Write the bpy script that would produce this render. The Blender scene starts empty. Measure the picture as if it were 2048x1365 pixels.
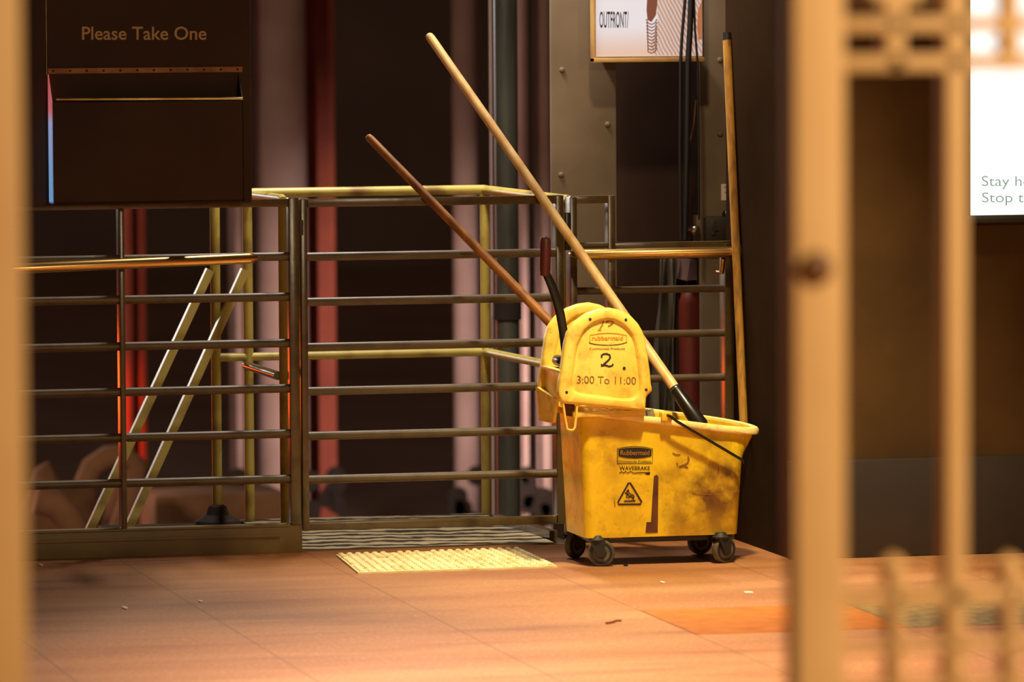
import bpy, bmesh, math, random
from mathutils import Vector, Matrix
random.seed(7)
scene = bpy.context.scene
COL = scene.collection

# ------------------------------------------------------------------ camera
F = 11500.0                                  # focal length in pixels of the 2048 wide frame
PSI, TH, RHO = math.radians(13.0), math.radians(3.64), .006
r0 = Vector((math.cos(PSI), -math.sin(PSI), 0))
fw = Vector((math.sin(PSI)*math.cos(TH), math.cos(PSI)*math.cos(TH), -math.sin(TH)))
u0 = r0.cross(fw)
RV = r0*math.cos(RHO) - u0*math.sin(RHO)
UV = u0*math.cos(RHO) + r0*math.sin(RHO)
def ray(px, py): return fw + RV*((px-1024)/F) + UV*((682.5-py)/F)
_d = ray(600, 1103)
CAM = _d*(-1.61/-_d.z)                       # the foot of the gate post is the origin, eye height 1.61 m
def at(px, py, Y):
    d = ray(px, py); return CAM + d*((Y-CAM.y)/d.y)
def fl(px, py, z=0.0):
    d = ray(px, py); return CAM + d*((z-CAM.z)/d.z)
def ax(px, py, X):
    d = ray(px, py); return CAM + d*((X-CAM.x)/d.x)
def on(px, py, p, n):
    d = ray(px, py); return CAM + d*((Vector(p)-CAM).dot(n)/d.dot(n))
cd = bpy.data.cameras.new('camera'); cam = bpy.data.objects.new('camera', cd); COL.objects.link(cam)
cam.matrix_world = Matrix(((RV.x, UV.x, -fw.x, CAM.x), (RV.y, UV.y, -fw.y, CAM.y), (RV.z, UV.z, -fw.z, CAM.z), (0, 0, 0, 1)))
cd.sensor_width = 36; cd.lens = 36*F/2048; cd.clip_end = 200
cd.dof.use_dof = True; cd.dof.focus_distance = 16.0; cd.dof.aperture_fstop = 4.5
scene.camera = cam

# ------------------------------------------------------------------ world, lights, exposure
w = bpy.data.worlds.new('world'); scene.world = w; w.use_nodes = True
bg = w.node_tree.nodes['Background']; bg.inputs[0].default_value = (.041, .0205, .0120, 1); bg.inputs[1].default_value = 1.0
scene.view_settings.view_transform = 'Standard'; scene.view_settings.look = 'None'
scene.view_settings.exposure = 0; scene.view_settings.gamma = 1; scene.view_settings.use_curve_mapping = False
def light(name, kind, loc, target, color, power, size=.3, sizey=None, angle=None, blend=.5):
    d = bpy.data.lights.new(name, kind); d.color = color; d.energy = power
    if kind == 'AREA':
        d.shape = 'RECTANGLE' if sizey else 'DISK'; d.size = size
        if sizey: d.size_y = sizey
    else: d.shadow_soft_size = size
    if kind == 'SPOT': d.spot_size = math.radians(angle); d.spot_blend = blend
    o = bpy.data.objects.new(name, d); COL.objects.link(o); o.location = loc
    o.rotation_euler = (Vector(target)-Vector(loc)).to_track_quat('-Z', 'Y').to_euler()
    return o
light('platform_lamp', 'SPOT', (.84, -2.05, 3.4), (.90, -.95, 0), (1, .82, .50), 820, .12, angle=45, blend=.9)
light('platform_lamp', 'SPOT', (.12, -3.7, 3.3), (.18, -3.0, 0), (1, .76, .50), 980, .25, angle=54, blend=1)
light('platform_lamp', 'SPOT', (.36, -2.3, 3.4), (1.26, 1, .95), (1, .80, .52), 210, .10, angle=24, blend=.7)
light('stairs_lamp', 'AREA', (.42, .70, 2.75), (.42, .45, .3), (1, .93, .82), 66, .12, .9)
light('gate_lamp', 'AREA', (.9, -12.0, 3.0), (-1.3, -9.4, 1.2), (1, .77, .46), 200, .4)
light('red_signal', 'AREA', (-2.0, 9.6, -.2), (.2, 0, .5), (1, .10, .012), 44, 3.4, .55)
light('red_signal', 'SPOT', (-5.0, 8.6, -.6), (1.2, 9.9, -.42), (1, .08, .01), 3400, .1, angle=7, blend=.9)
light('far_platform_lamp', 'AREA', (-2.1, 10.2, 1.75), (-.3, .9, .4), (1, .95, .9), 95, 1.1, .5)
light('track_lamp', 'SPOT', (2.6, 6.6, -.3), (2.6, 11, -.32), (1, .80, .72), 680, .3, angle=34, blend=1)
light('rubble_fill', 'AREA', (-.6, 5.2, 1.0), (.3, 8.2, -.4), (1, .72, .5), 40, .3)  # added fill that brightens the rubble, no fitting known there

# ------------------------------------------------------------------ materials
def S(r, g, b):
    f = lambda c: (c/255/12.92) if c/255 <= .04045 else ((c/255+.055)/1.055)**2.4
    return (f(r), f(g), f(b), 1)
def mat(name, c1, c2=None, scale=8, rough=.6, metal=0, bump=0, lo=.35, hi=.7, stretch=(1, 1, 1), detail=5, emit=None, spec=.5):
    m = bpy.data.materials.new(name); m.use_nodes = True; nt = m.node_tree; b = nt.nodes['Principled BSDF']
    b.inputs['Base Color'].default_value = c1; b.inputs['Roughness'].default_value = rough; b.inputs['Metallic'].default_value = metal
    b.inputs['Specular IOR Level'].default_value = spec
    if emit:
        b.inputs['Emission Color'].default_value = emit[0]; b.inputs['Emission Strength'].default_value = emit[1]
    if c2:
        tc = nt.nodes.new('ShaderNodeTexCoord'); mp = nt.nodes.new('ShaderNodeMapping'); mp.inputs['Scale'].default_value = stretch
        nz = nt.nodes.new('ShaderNodeTexNoise'); nz.inputs['Scale'].default_value = scale; nz.inputs['Detail'].default_value = detail
        mr = nt.nodes.new('ShaderNodeMapRange'); mr.inputs[1].default_value = lo; mr.inputs[2].default_value = hi
        mx = nt.nodes.new('ShaderNodeMix'); mx.data_type = 'RGBA'; mx.inputs[6].default_value = c1; mx.inputs[7].default_value = c2
        L = nt.links.new
        L(tc.outputs['Object'], mp.inputs[0]); L(mp.outputs[0], nz.inputs['Vector']); L(nz.outputs[0], mr.inputs[0])
        L(mr.outputs[0], mx.inputs[0]); L(mx.outputs[2], b.inputs['Base Color'])
        if bump:
            bp = nt.nodes.new('ShaderNodeBump'); bp.inputs['Strength'].default_value = bump; bp.inputs['Distance'].default_value = .01
            L(nz.outputs[0], bp.inputs['Height']); L(bp.outputs[0], b.inputs['Normal'])
    return m
M = {}
M['olive'] = mat('olive_paint', S(96, 78, 48), S(60, 44, 26), 14, .24, bump=.08, lo=.5, hi=.8)
M['olive_rail'] = mat('olive_rail_paint', S(98, 78, 48), S(64, 46, 26), 14, .45, bump=.08, lo=.5, hi=.8)
M['yellow_rail'] = mat('yellow_rail_paint', S(204, 182, 92), S(130, 96, 44), 9, .42, lo=.5, hi=.75, bump=.1)
M['brass'] = mat('brass', S(230, 188, 116), S(184, 134, 74), 6, .30, 1, stretch=(.4, 4, 4))
M['wood_pale'] = mat('pale_wood', S(240, 198, 128), S(206, 154, 86), 10, .45, stretch=(3, 3, .6))
M['wood_dark'] = mat('dark_wood', S(176, 112, 46), S(120, 70, 28), 10, .5, stretch=(3, 3, .6))
M['wood_old'] = mat('worn_wood', S(196, 140, 48), S(120, 82, 30), 26, .6, stretch=(3, 3, .4), lo=.45, hi=.75)
M['black'] = mat('black_plastic', S(30, 24, 20), S(18, 14, 12), 10, .32)
M['rubber'] = mat('dark_rubber', S(38, 33, 28), S(24, 20, 17), 12, .6)
M['tire'] = mat('grey_tyre', S(104, 94, 72), S(70, 62, 48), 30, .45)
M['grip'] = mat('red_grip', S(92, 28, 20), S(56, 18, 14), 9, .4)
M['steel_dark'] = mat('dark_steel', S(70, 58, 44), S(42, 33, 25), 5, .5, bump=.08)
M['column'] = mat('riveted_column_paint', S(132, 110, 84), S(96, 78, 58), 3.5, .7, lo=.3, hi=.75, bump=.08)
M['recess'] = mat('recess_shade', S(66, 46, 36), S(54, 38, 30), 4, .95, spec=.1)  # web coloured darker than the flanges to paint in the recess shade
M['pipe'] = mat('galvanised_pipe', S(112, 108, 94), S(66, 60, 48), 5, .42, .3, stretch=(2, 2, .35))
M['wall'] = mat('wall_tile', S(92, 66, 34), S(72, 52, 28), 3, .9, bump=.03, spec=.15)
M['base'] = mat('wall_base', S(52, 36, 24), S(42, 30, 21), 4, .6)
M['tunnel'] = mat('tunnel_wall', S(168, 150, 140), S(150, 132, 122), 1, .95)
M['bed'] = mat('track_bed', S(124, 88, 58), S(70, 46, 30), 1.6, .95, bump=.3)
M['pale_col'] = mat('pale_column_paint', S(196, 164, 156), S(176, 140, 130), 4, .8)
M['red_col'] = mat('red_column_paint', S(176, 84, 62), S(146, 66, 50), 4, .8)
M['grime'] = mat('grime', S(52, 36, 28), S(34, 24, 18), 6, .9)
M['rack'] = mat('dark_bronze', S(68, 50, 42), S(60, 43, 36), 5, .8, spec=.2)
M['gold_text'] = mat('gold_lettering', S(176, 140, 76), rough=.5)
M['rust'] = mat('rusty_strip', S(176, 118, 52), S(112, 66, 26), 14, .6)
M['lip'] = mat('worn_lip', S(240, 214, 140), S(150, 112, 50), 9, .3, .3)
M['gate'] = mat('gold_gate_paint', S(212, 170, 114), S(202, 158, 100), 5, .6)
M['bolt'] = mat('bronze_bolt', S(120, 72, 22), S(84, 48, 14), 8, .5)
M['screen'] = mat('lit_screen', S(255, 255, 255), emit=((.95, 1, .97, 1), 1.25))
M['screen_text'] = mat('screen_lettering', S(20, 24, 22), emit=(S(150, 168, 158), .9))
M['bezel'] = mat('screen_bezel', S(58, 54, 36), S(46, 42, 28), 5, .35)
M['ink'] = mat('black_ink', S(36, 24, 16), rough=.7)
M['ink_faded'] = mat('faded_ink', S(86, 50, 18), S(150, 96, 22), 60, .7, lo=.35, hi=.6)
M['ink_red'] = mat('faded_red_ink', S(150, 66, 16), S(206, 140, 34), 40, .7, lo=.4, hi=.62)
M['emboss'] = mat('embossed_plastic', S(206, 142, 24), rough=.5)
M['yellow_ink'] = mat('yellow_print', S(170, 116, 14), rough=.6)
M['stain_slot'] = mat('stained_slot', S(104, 54, 18), S(76, 38, 14), 20, .8)
M['tactile'] = mat('tactile_yellow', S(242, 226, 172), S(214, 186, 116), 16, .6, lo=.45, hi=.7)
M['paper'] = mat('paper', S(240, 220, 212), rough=.8)
M['white_scrap'] = mat('white_scrap', S(240, 225, 200), rough=.8)
M['card'] = mat('faded_card', S(120, 88, 82), rough=.8)
M['twig'] = mat('twig', S(140, 84, 40), rough=.8)
M['cable'] = mat('black_cable', S(26, 18, 15), rough=.6)
M['sheet'] = mat('grey_sheet', S(120, 112, 98), S(80, 74, 64), 9, .5)
M['redcan'] = mat('red_canister', S(120, 40, 22), S(90, 28, 16), 5, .5)
M['chrome'] = mat('chrome', S(215, 210, 200), rough=.2, metal=1)
M['mop'] = mat('mop_yarn', S(150, 130, 96), S(96, 80, 56), 40, .9)
M['poster_frame'] = mat('poster_frame', S(224, 180, 110), S(180, 130, 66), 6, .4, .2)
M['orange'] = mat('orange_tile', S(204, 120, 16), S(184, 98, 12), 18, .55)

M['grey_tile'] = mat('grey_tile', S(170, 140, 84), S(110, 88, 52), 30, .5)
M['kerb'] = mat('brown_kerb', S(150, 112, 78), S(96, 64, 42), 3, .9)
M['side'] = mat('pier_side_shade', S(58, 42, 28), S(48, 34, 23), 3, 1, spec=0)
M['kick'] = mat('kick_plate_paint', S(128, 102, 54), S(96, 72, 36), 6, .5, bump=.04)
def yellow_plastic(ca=S(246, 204, 24), cb=S(206, 154, 12)):
    m = bpy.data.materials.new('bucket_yellow'); m.use_nodes = True; nt = m.node_tree; L = nt.links.new
    b = nt.nodes['Principled BSDF']; b.inputs['Roughness'].default_value = .42
    tc = nt.nodes.new('ShaderNodeTexCoord')
    def noise(sc, lo, hi, stretch=None):
        n = nt.nodes.new('ShaderNodeTexNoise'); n.inputs['Scale'].default_value = sc; n.inputs['Detail'].default_value = 6; n.inputs['Roughness'].default_value = .6
        if stretch:
            mp = nt.nodes.new('ShaderNodeMapping'); mp.inputs['Scale'].default_value = stretch; L(tc.outputs['Object'], mp.inputs[0]); L(mp.outputs[0], n.inputs['Vector'])
        else: L(tc.outputs['Object'], n.inputs['Vector'])
        r = nt.nodes.new('ShaderNodeMapRange'); r.inputs[1].default_value = lo; r.inputs[2].default_value = hi; L(n.outputs[0], r.inputs[0]); return r.outputs[0]
    def mix(fac, a, c, k):
        x = nt.nodes.new('ShaderNodeMix'); x.data_type = 'RGBA'; f = nt.nodes.new('ShaderNodeMath'); f.operation = 'MULTIPLY'; f.inputs[1].default_value = k
        L(fac, f.inputs[0]); L(f.outputs[0], x.inputs[0])
        if isinstance(a, tuple): x.inputs[6].default_value = a
        else: L(a, x.inputs[6])
        x.inputs[7].default_value = c; return x.outputs[2]
    c = mix(noise(5, .42, .66), ca, cb, .8)
    c = mix(noise(17, .52, .74), c, S(150, 92, 16), .55)
    c = mix(noise(48, .60, .78), c, S(110, 66, 14), .5)
    L(c, b.inputs['Base Color'])
    return m, mix, noise, nt, tc, c
M['yellow'] = yellow_plastic()[0]
M['yellow_light'] = yellow_plastic(S(252, 216, 92), S(234, 182, 46))[0]
M['rim_pale'] = yellow_plastic(S(255, 228, 140), S(244, 200, 84))[0]  # paler copy of the bucket yellow, paints the top light into the rim
def dirty_yellow():
    m, mix, noise, nt, tc, c = yellow_plastic(); m.name = 'dirty_bucket_yellow'; L = nt.links.new
    b = nt.nodes['Principled BSDF']
    # a scuffed patch of dirt on the right of the long side
    mp = nt.nodes.new('ShaderNodeMapping'); mp.inputs['Location'].default_value = (-.145*4.2, 0, -.20*5.5); mp.inputs['Scale'].default_value = (4.2, 0, 5.5)
    L(tc.outputs['Object'], mp.inputs[0])
    gr = nt.nodes.new('ShaderNodeTexGradient'); gr.gradient_type = 'SPHERICAL'; L(mp.outputs[0], gr.inputs[0])
    n2 = noise(13, .36, .60)
    mul = nt.nodes.new('ShaderNodeMath'); mul.operation = 'MULTIPLY'; L(gr.outputs[0], mul.inputs[0]); L(n2, mul.inputs[1])
    c = mix(mul.outputs[0], c, S(92, 58, 20), 1.3)
    c = mix(noise(6, .5, .64, (1, 1, .5)), c, S(150, 96, 18), .5)
    L(c, b.inputs['Base Color']); return m
M['yellow_dirty'] = dirty_yellow()
def floor_mat():
    m = bpy.data.materials.new('terrazzo_floor'); m.use_nodes = True; nt = m.node_tree; L = nt.links.new
    b = nt.nodes['Principled BSDF']; b.inputs['Roughness'].default_value = .5
    tc = nt.nodes.new('ShaderNodeTexCoord')
    def noise(sc, lo, hi, st=(1, 1, 1)):
        mp = nt.nodes.new('ShaderNodeMapping'); mp.inputs['Scale'].default_value = st; L(tc.outputs['Object'], mp.inputs[0])
        n = nt.nodes.new('ShaderNodeTexNoise'); n.inputs['Scale'].default_value = sc; n.inputs['Detail'].default_value = 5; L(mp.outputs[0], n.inputs['Vector'])
        r = nt.nodes.new('ShaderNodeMapRange'); r.inputs[1].default_value = lo; r.inputs[2].default_value = hi; L(n.outputs[0], r.inputs[0]); return r.outputs[0]
    def mix(fac, a, c, k):
        x = nt.nodes.new('ShaderNodeMix'); x.data_type = 'RGBA'; f = nt.nodes.new('ShaderNodeMath'); f.operation = 'MULTIPLY'; f.inputs[1].default_value = k
        L(fac, f.inputs[0]); L(f.outputs[0], x.inputs[0])
        if isinstance(a, tuple): x.inputs[6].default_value = a
        else: L(a, x.inputs[6])
        x.inputs[7].default_value = c; return x.outputs[2]
    c = mix(noise(1.6, .35, .65, (.35, 1.6, 1)), S(208, 146, 94), S(174, 108, 60), .8)
    c = mix(noise(90, .55, .72), c, S(236, 200, 164), .55)
    c = mix(noise(60, .58, .75), c, S(120, 70, 44), .5)
    c = mix(noise(3, .52, .72, (.5, 2.2, 1)), c, S(140, 84, 50), .5)
    # streaky dirt plus painted dimming of the lamplight towards the fence foot
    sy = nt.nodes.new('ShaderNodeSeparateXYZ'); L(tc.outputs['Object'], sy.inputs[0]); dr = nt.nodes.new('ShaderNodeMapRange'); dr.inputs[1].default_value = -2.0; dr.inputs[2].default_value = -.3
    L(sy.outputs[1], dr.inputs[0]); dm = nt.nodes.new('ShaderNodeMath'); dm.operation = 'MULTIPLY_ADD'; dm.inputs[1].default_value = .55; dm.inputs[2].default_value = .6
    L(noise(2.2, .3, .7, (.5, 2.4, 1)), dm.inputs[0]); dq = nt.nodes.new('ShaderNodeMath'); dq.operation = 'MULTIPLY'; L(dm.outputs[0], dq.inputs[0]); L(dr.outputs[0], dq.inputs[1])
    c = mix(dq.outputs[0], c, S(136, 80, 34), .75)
    # slab joints that run away from the viewer, .535 m apart
    sx = nt.nodes.new('ShaderNodeSeparateXYZ'); L(tc.outputs['Object'], sx.inputs[0])
    def math_(op, a, k):
        q = nt.nodes.new('ShaderNodeMath'); q.operation = op
        if hasattr(a, 'links'): L(a, q.inputs[0])
        else: q.inputs[0].default_value = a
        q.inputs[1].default_value = k; return q.outputs[0]
    fr = math_('FRACT', math_('DIVIDE', math_('ADD', sx.outputs[0], 20*.535-.542+.0025), .535), 0)
    seam = math_('LESS_THAN', fr, .0095)
    c = mix(seam, c, S(110, 68, 42), .5)
    L(c, b.inputs['Base Color']); return m
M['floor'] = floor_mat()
def grate_mat():
    m = bpy.data.materials.new('worn_steel_tread'); m.use_nodes = True; nt = m.node_tree; L = nt.links.new
    b = nt.nodes['Principled BSDF']; b.inputs['Roughness'].default_value = .45; b.inputs['Metallic'].default_value = .5
    tc = nt.nodes.new('ShaderNodeTexCoord'); wv = nt.nodes.new('ShaderNodeTexWave'); wv.bands_direction = 'Y'
    wv.inputs['Scale'].default_value = 3.2; wv.inputs['Distortion'].default_value = 5; wv.inputs['Detail'].default_value = 3; wv.inputs['Detail Scale'].default_value = 3
    mp = nt.nodes.new('ShaderNodeMapping'); mp.inputs['Rotation'].default_value = (0, 0, .12); L(tc.outputs['Object'], mp.inputs[0]); L(mp.outputs[0], wv.inputs['Vector'])
    cr = nt.nodes.new('ShaderNodeValToRGB'); cr.color_ramp.elements[0].color = S(58, 46, 36); cr.color_ramp.elements[1].color = S(196, 176, 136)
    cr.color_ramp.elements[0].position = .2; cr.color_ramp.elements[1].position = .75
    L(wv.outputs[0], cr.inputs[0]); L(cr.outputs[0], b.inputs['Base Color'])
    bp = nt.nodes.new('ShaderNodeBump'); bp.inputs['Strength'].default_value = .5; bp.inputs['Distance'].default_value = .01; L(wv.outputs[0], bp.inputs['Height']); L(bp.outputs[0], b.inputs['Normal'])
    return m
M['grate'] = grate_mat()
def poster_mat(stripes):
    m = bpy.data.materials.new('printed_art' if stripes else 'lit_poster'); m.use_nodes = True; nt = m.node_tree; L = nt.links.new
    b = nt.nodes['Principled BSDF']; b.inputs['Base Color'].default_value = (.3, .3, .3, 1); b.inputs['Roughness'].default_value = .5
    tc = nt.nodes.new('ShaderNodeTexCoord'); cr = nt.nodes.new('ShaderNodeValToRGB'); e = cr.color_ramp.elements
    if stripes:
        wv = nt.nodes.new('ShaderNodeTexWave'); wv.inputs['Scale'].default_value = 30; wv.inputs['Distortion'].default_value = 1.5; wv.inputs['Detail'].default_value = 0
        mp = nt.nodes.new('ShaderNodeMapping'); mp.inputs['Rotation'].default_value = (0, math.radians(28), 0); L(tc.outputs['Object'], mp.inputs[0])
        L(mp.outputs[0], wv.inputs['Vector']); e[0].position = .25; e[0].color = S(168, 116, 98); e[1].position = .75; e[1].color = S(208, 182, 178); L(wv.outputs[0], cr.inputs[0])
    else:
        sp = nt.nodes.new('ShaderNodeSeparateXYZ'); L(tc.outputs['Generated'], sp.inputs[0]); L(sp.outputs[2], cr.inputs[0])
        e[0].position = .03; e[0].color = S(208, 168, 152); e[1].position = .24; e[1].color = S(216, 210, 218)
    L(cr.outputs[0], b.inputs['Emission Color']); b.inputs['Emission Strength'].default_value = .8 if stripes else .86
    return m
M['poster'] = poster_mat(False); M['poster_art'] = poster_mat(True)
M['poster_brown'] = mat('printed_brown', S(90, 50, 36), emit=(S(120, 70, 52), .7))
M['poster_orange'] = mat('printed_orange', S(120, 70, 36), emit=(S(190, 116, 72), .7))
def strip_mat():
    m = bpy.data.materials.new('painted_reflection'); m.use_nodes = True; nt = m.node_tree; L = nt.links.new; b = nt.nodes['Principled BSDF']  # screen reflection on the pocket side, painted as an emission gradient
    b.inputs['Base Color'].default_value = (.1, .1, .1, 1)
    tc = nt.nodes.new('ShaderNodeTexCoord'); cr = nt.nodes.new('ShaderNodeValToRGB'); sp = nt.nodes.new('ShaderNodeSeparateXYZ')
    L(tc.outputs['Generated'], sp.inputs[0]); L(sp.outputs[2], cr.inputs[0]); e = cr.color_ramp.elements
    e[0].position = .1; e[0].color = S(110, 160, 205); e[1].position = .95; e[1].color = S(196, 84, 84)
    n = e.new(.62); n.color = S(150, 160, 200); n = e.new(.72); n.color = S(200, 106, 112)
    L(cr.outputs[0], b.inputs['Emission Color']); b.inputs['Emission Strength'].default_value = .85; return m
M['strip'] = strip_mat()

# ------------------------------------------------------------------ mesh builder
def tag(o, label=None, cat=None, group=None, kind=None):
    if label: o['label'] = label
    if cat: o['category'] = cat
    if group: o['group'] = group
    if kind: o['kind'] = kind
    return o
def thing(name, label, cat, loc=(0, 0, 0), group=None):
    o = bpy.data.objects.new(name, None); COL.objects.link(o); o.location = loc; o.empty_display_size = .1
    return tag(o, label, cat, group)
class MB:
    def __init__(s): s.v = []; s.f = []
    def add(s, vs, fs):
        n = len(s.v); s.v += [Vector(v) for v in vs]; s.f += [tuple(i+n for i in f) for f in fs]; return s
    def box(s, a, b, bev=0):
        a, b = Vector(a), Vector(b); c = (a+b)/2; h = Vector((abs(b.x-a.x), abs(b.y-a.y), abs(b.z-a.z)))
        bm = bmesh.new(); bmesh.ops.create_cube(bm, size=1)
        for v in bm.verts: v.co = Vector((v.co.x*h.x, v.co.y*h.y, v.co.z*h.z)) + c
        if bev: bmesh.ops.bevel(bm, geom=bm.edges[:], offset=min(bev, min(h)*.45), segments=2, affect='EDGES', profile=.6)
        bm.verts.index_update(); s.add([v.co for v in bm.verts], [[v.index for v in f.verts] for f in bm.faces]); bm.free(); return s
    def tube(s, pts, r, seg=14, cap=True, flat=None):
        pts = [Vector(p) for p in pts]; n = len(pts); rs = r if isinstance(r, (list, tuple)) else [r]*n
        vs = []; ref = None
        for i, p in enumerate(pts):
            t = (pts[min(i+1, n-1)]-pts[max(i-1, 0)]).normalized()
            if ref is None:
                ref = Vector((0, 1, 0)) if abs(t.y) < .9 else Vector((1, 0, 0))
            a = (ref - t*ref.dot(t)).normalized(); b = t.cross(a); ref = a
            for k in range(seg):
                q = 2*math.pi*k/seg
                vs.append(p + a*math.cos(q)*rs[i]*(flat or 1) + b*math.sin(q)*rs[i])
        fs = [(i*seg+k, i*seg+(k+1) % seg, (i+1)*seg+(k+1) % seg, (i+1)*seg+k) for i in range(n-1) for k in range(seg)]
        if cap: fs += [tuple(range(seg))[::-1], tuple(range((n-1)*seg, n*seg))]
        return s.add(vs, fs)
    def lathe(s, base, axis, prof, seg=24):          # prof: (radius, height along axis)
        base = Vector(base); axis = Vector(axis).normalized()
        a = axis.orthogonal().normalized(); b = axis.cross(a); vs = []
        for r, h in prof:
            for k in range(seg):
                q = 2*math.pi*k/seg; vs.append(base + axis*h + (a*math.cos(q)+b*math.sin(q))*r)
        fs = [(i*seg+k, i*seg+(k+1) % seg, (i+1)*seg+(k+1) % seg, (i+1)*seg+k) for i in range(len(prof)-1) for k in range(seg)]
        fs += [tuple(range(seg))[::-1], tuple(range((len(prof)-1)*seg, len(prof)*seg))]
        return s.add(vs, fs)
    def prism(s, poly, off):                          # closed 3D outline pushed along off
        off = Vector(off); n = len(poly); poly = [Vector(p) for p in poly]
        return s.add(poly + [p+off for p in poly], [tuple(range(n)), tuple(range(n, 2*n))[::-1]] + [(k, n+k, n+(k+1) % n, (k+1) % n) for k in range(n)])
    def loft(s, rings, capa=True, capb=True):
        n = len(rings[0]); vs = [p for r in rings for p in r]
        fs = [(i*n+k, i*n+(k+1) % n, (i+1)*n+(k+1) % n, (i+1)*n+k) for i in range(len(rings)-1) for k in range(n)]
        if capa: fs.append(tuple(range(n))[::-1])
        if capb: fs.append(tuple(range((len(rings)-1)*n, len(rings)*n)))
        return s.add(vs, fs)
    def bar(s, a, b, wx, wy):                         # rectangular bar from a to b
        a, b = Vector(a), Vector(b); t = (b-a).normalized(); ref = Vector((0, 1, 0)) if abs(t.y) < .9 else Vector((1, 0, 0))
        p = (ref - t*ref.dot(t)).normalized(); q = t.cross(p)
        c = [p*sy*wy/2 + q*sx*wx/2 for sx, sy in ((-1, -1), (1, -1), (1, 1), (-1, 1))]
        return s.loft([[a+k for k in c], [b+k for k in c]])
    def build(s, name, m, parent=None, smooth=True, label=None, kind=None, loc=None):
        base = Vector((0, 0, 0)); p = parent
        while p is not None: base += Vector(p.location); p = p.parent
        if loc is not None: base += Vector(loc)
        me = bpy.data.meshes.new(name); me.from_pydata([tuple(v-base) for v in s.v], [], s.f); me.update()
        bm = bmesh.new(); bm.from_mesh(me); bmesh.ops.recalc_face_normals(bm, faces=bm.faces[:]); bm.to_mesh(me); bm.free()
        if smooth:
            me.polygons.foreach_set('use_smooth', [True]*len(me.polygons)); me.set_sharp_from_angle(angle=math.radians(38))
        me.materials.append(m if not isinstance(m, str) else M[m])
        o = bpy.data.objects.new(name, me); COL.objects.link(o)
        if loc is not None: o.location = loc
        if parent: o.parent = parent
        if label: o['label'] = label
        if kind: o['kind'] = kind
        return o
def text_geo(body, bold=0):
    cu = bpy.data.curves.new('text', 'FONT'); cu.body = body; cu.offset = bold; cu.resolution_u = 4
    o = bpy.data.objects.new('text', cu); COL.objects.link(o)
    me = bpy.data.meshes.new_from_object(o.evaluated_get(bpy.context.evaluated_depsgraph_get()))
    vs = [(v.co.x, v.co.y) for v in me.vertices]; fs = [tuple(p.vertices) for p in me.polygons]
    bpy.data.objects.remove(o); bpy.data.curves.remove(cu); bpy.data.meshes.remove(me)
    return vs, fs
def lettering(mb, body, rect, place, bold=0, clip=None):
    """set text into the rectangle (x0, y0, x1, y1) that place() turns into points of the sign's own surface"""
    vs, fs = text_geo(body, bold)
    xs = [v[0] for v in vs]; ys = [v[1] for v in vs]; a, b, c, d = min(xs), max(xs), min(ys), max(ys)
    x0, y0, x1, y1 = rect
    mb.add([place(x0+(x-a)/(b-a)*(x1-x0), y1-(y-c)/(d-c)*(y1-y0)) for x, y in vs], fs); return mb
def stroke(mb, pts, wpx, place):
    """a flat pen stroke of width wpx along pixel points on a surface"""
    P = [Vector((p[0], p[1])) for p in pts]; n = len(P); vs = []
    for i in range(n):
        t = (P[min(i+1, n-1)]-P[max(i-1, 0)]).normalized(); q = Vector((-t.y, t.x))*wpx/2
        vs += [place(*(P[i]+q)), place(*(P[i]-q))]
    return mb.add(vs, [(2*i, 2*i+1, 2*i+3, 2*i+2) for i in range(n-1)])
def flat(mb, pts, place): return mb.add([place(*p) for p in pts], [tuple(range(len(pts)))])
def Z(px, py, Y=0): return at(px, py, Y).z
def Xa(px, py, Y=0): return at(px, py, Y).x

# ------------------------------------------------------------------ the setting
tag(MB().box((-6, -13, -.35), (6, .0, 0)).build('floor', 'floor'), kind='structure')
fo = [o for o in COL.objects if o.name == 'floor'][0]
p = [(.55, -2.30), (1.32, -2.30), (1.32, -1.70), (.55, -1.70)]
xo = fl(1783, 1245).x
MB().box((.5445, -2.285, -.0005), (xo, -1.735, .0012)).build('orange_tile', 'orange', fo, label='orange inlaid floor band')
MB().box((xo+.003, -2.285, -.0005), (3.2, -1.735, .0012)).build('grey_tile', 'grey_tile', fo, label='grey mottled floor tile')
tag(MB().box((-.42, .0, -.06), (.80, .98, -.006)).build('floor_landing', 'steel_dark'), kind='structure')
WX, WY = 1.262, -.60
tag(MB().box((WX, WY, 0), (5.5, .06, 4)).build('wall_right', 'wall'), kind='structure')
zb = Z(1800, 918, WY-.02)
tag(MB().box((WX-.012, WY-.022, 0), (5.5, WY-.0005, zb), .004).build('baseboard_right', 'base'), kind='structure')
tag(MB().box((WX-.004, WY+.0, 0), (WX+.001, .06, 4)).build('pier_shade_panel', 'side'), kind='structure')  # added dark panel; its colour stands in for shade on the pier side
tag(MB().box((-30, 40, -1.3), (30, 40.3, 14)).build('wall_back', 'tunnel'), kind='structure')
tag(MB().box((-30, .0, -1.5), (30, 40, -1.25)).build('floor_track_bed', 'tunnel'), kind='structure')

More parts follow.
